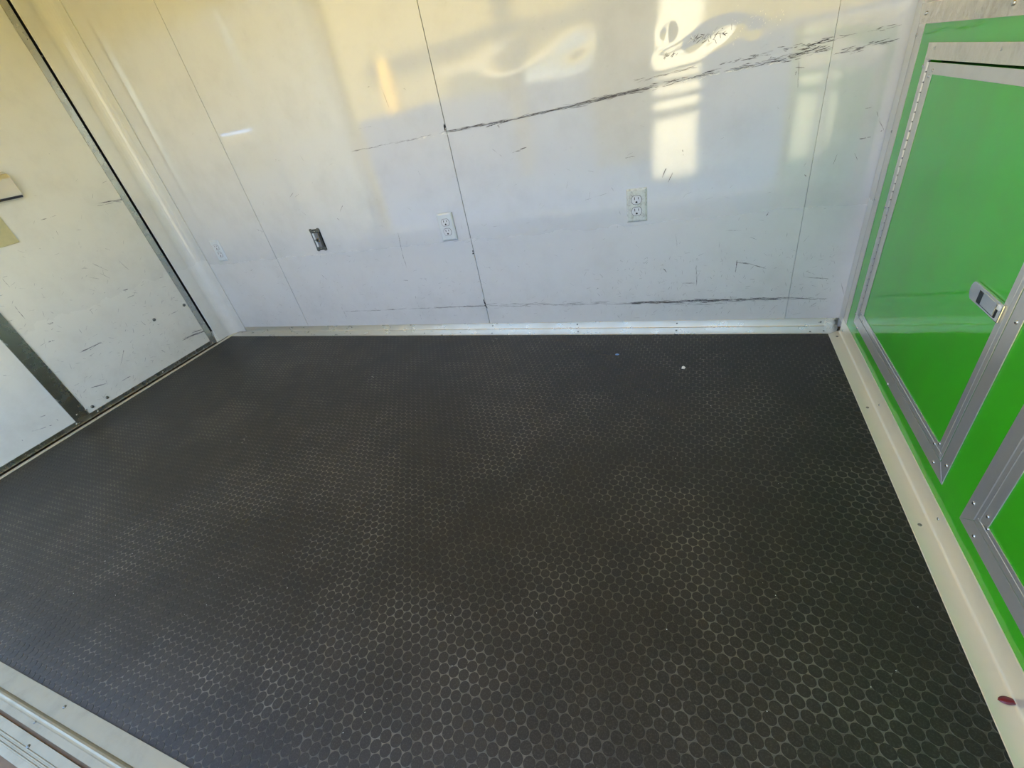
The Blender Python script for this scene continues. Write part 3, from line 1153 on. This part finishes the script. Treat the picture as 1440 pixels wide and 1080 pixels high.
# ------------------------------------------------------------------ small litter
lx_, ly_ = fp(1422, 988)
lf = MB()
pts_u, pts_l = [], []
n = 13
vs, fs = [], []
for i in range(n):
    t = i / (n - 1)
    wd = .0085 * math.sin(PI * t ** .8) ** .75
    zc = .0022 + .0022 * math.sin(PI * t)
    vs += [(-.018 + .036 * t, -wd, zc - .0006), (-.018 + .036 * t, 0, zc - .0016 + .0012), (-.018 + .036 * t, wd, zc - .0006)]
for i in range(n - 1):
    a = 3 * i
    fs += [(a, a + 3, a + 4, a + 1), (a + 1, a + 4, a + 5, a + 2)]
m_ = MB().add(vs, fs)
lo = m_.build('red_leaf', M_RED, None, smooth=True)
so = lo.modifiers.new('thickness', 'SOLIDIFY')
so.thickness = .0006
lo.scale = (.72, .72, .8)
lo.location = (lx_ - .004, ly_, .0012)
lo.rotation_euler = (0, 0, math.radians(5))
tag(lo, 'small dark red leaf lying on the aluminium floor edge by the green cabinet', 'leaf')


def chip(name, u, v, pts, h, mat, label, cat):
    x, y = fp(u, v)
    o_ = MB().prism(pts, 'z', 0, h).build(name, mat, None, bevel=.0003)
    o_.location = (x, y, float(mat_h(np.float64(x), np.float64(y))) + .0004)
    return tag(o_, label, cat)


chip('paper_scrap', 961, 517, [(-.006, -.007), (.004, -.009), (.007, .001), (.001, .009), (-.005, .005)], .0022, M_PAPER,
     'tiny white scrap on the black mat toward the back wall', 'scrap')
chip('plastic_chip', 868, 498.5, [(-.008, -.004), (.003, -.006), (.008, .001), (.0, .006), (-.006, .004)], .0016, M_BLUE,
     'tiny pale blue chip on the black mat left of the white scrap', 'chip')

# grit scattered over the mat
gb = MB()
for _ in range(110):
    x, y = random.uniform(-1.6, .42), random.uniform(.1, 1.6)
    s = random.uniform(.0006, .0013)
    zz = float(mat_h(np.float64(x), np.float64(y)))
    p0 = [(x + s * math.cos(a), y + s * math.sin(a), zz) for a in (0, 2.1, 4.2)]
    gb.add(p0 + [(x, y, zz + s)], [(0, 1, 2), (0, 3, 1), (1, 3, 2), (2, 3, 0)])
gr = gb.build('grit', M_PAPER)
gr['kind'] = 'stuff'
gr.parent = rubber_mat

# ------------------------------------------------------------------ outside, behind the camera: seen only as reflection and light
M_GROUND = flat('asphalt', srgb(36, 54, 84), .9, 0, 0, .15)
M_FAC = flat('tan_render', srgb(140, 121, 74), .9, 0, 0, .05)
M_FACB = flat('grey_plinth', srgb(42, 62, 98), .9, 0, 0, .05)
M_FACP = flat('brown_pier', srgb(62, 54, 46), .9, 0, 0, .05)
M_CREAM = flat('cream_panel', srgb(225, 212, 186), .8, 0, 0, .03)
M_YEL = flat('yellow_paint', srgb(235, 180, 50), .7, 0, 0, .03)
gd = MB().box(-60, 60, -60, 40, -.70, -.62)
struct(gd.build('pavement', M_GROUND))
M_BOUNCE = flat('warm_bounce_apron', srgb(214, 198, 136), .9, 0, 0, .1)
struct(MB().box(-14, 10, -2.5, -.2, -.62, -.60).build('bounce_apron', M_BOUNCE))  # added out of view to bounce warm sunlight up to the ceiling
fac = empty('building_wall', (-3, -6.2, -.62))
struct(fac)


def fpart(name, x0, x1, y0, y1, z0, z1, m):
    mb = MB().box(x0, x1, y0, y1, z0, z1)
    mb.v = [(a + 3, b + 6.2, c + .62) for a, b, c in mb.v]
    return mb.build(name, m, fac)


fpart('upper_wall', -16, 9, -6.6, -6.2, .96, 3.1, M_FAC)
fpart('plinth', -16, 9, -6.6, -6.12, -.62, .96, M_FACB)
fpart('pier', -1.75, -.74, -6.2, -6.02, -.62, 3.1, M_FACP)
fpart('pier', -3.38, -3.12, -6.2, -6.05, -.62, 3.1, M_FACP)
fpart('lintel', -6.3, -1.7, -6.2, -6.15, 1.62, 1.85, M_FACP)
fpart('panel', -3.08, -1.77, -6.2, -6.14, .97, 1.30, M_CREAM)
fpart('ledge', -4.6, -1.77, -6.2, -6.0, 1.33, 1.37, M_CREAM)
fpart('pole', -5.98, -5.78, -6.2, -6.1, .97, 1.85, M_YEL)
# cream board post nearer the trailer
post = empty('board_post', (-.28, -4.0, -.62))
struct(post)
for z0, z1 in ((-.62 + .06, .17), (.30, .49), (.64, 2.2)):
    MB().box(-.27, .27, -.05, .05, z0 + .62, z1 + .62).build('board', M_CREAM, post, bevel=.005)
MB().box(-.27, .27, -.14, -.06, 0, 2.8).build('upright', M_FACP, post)
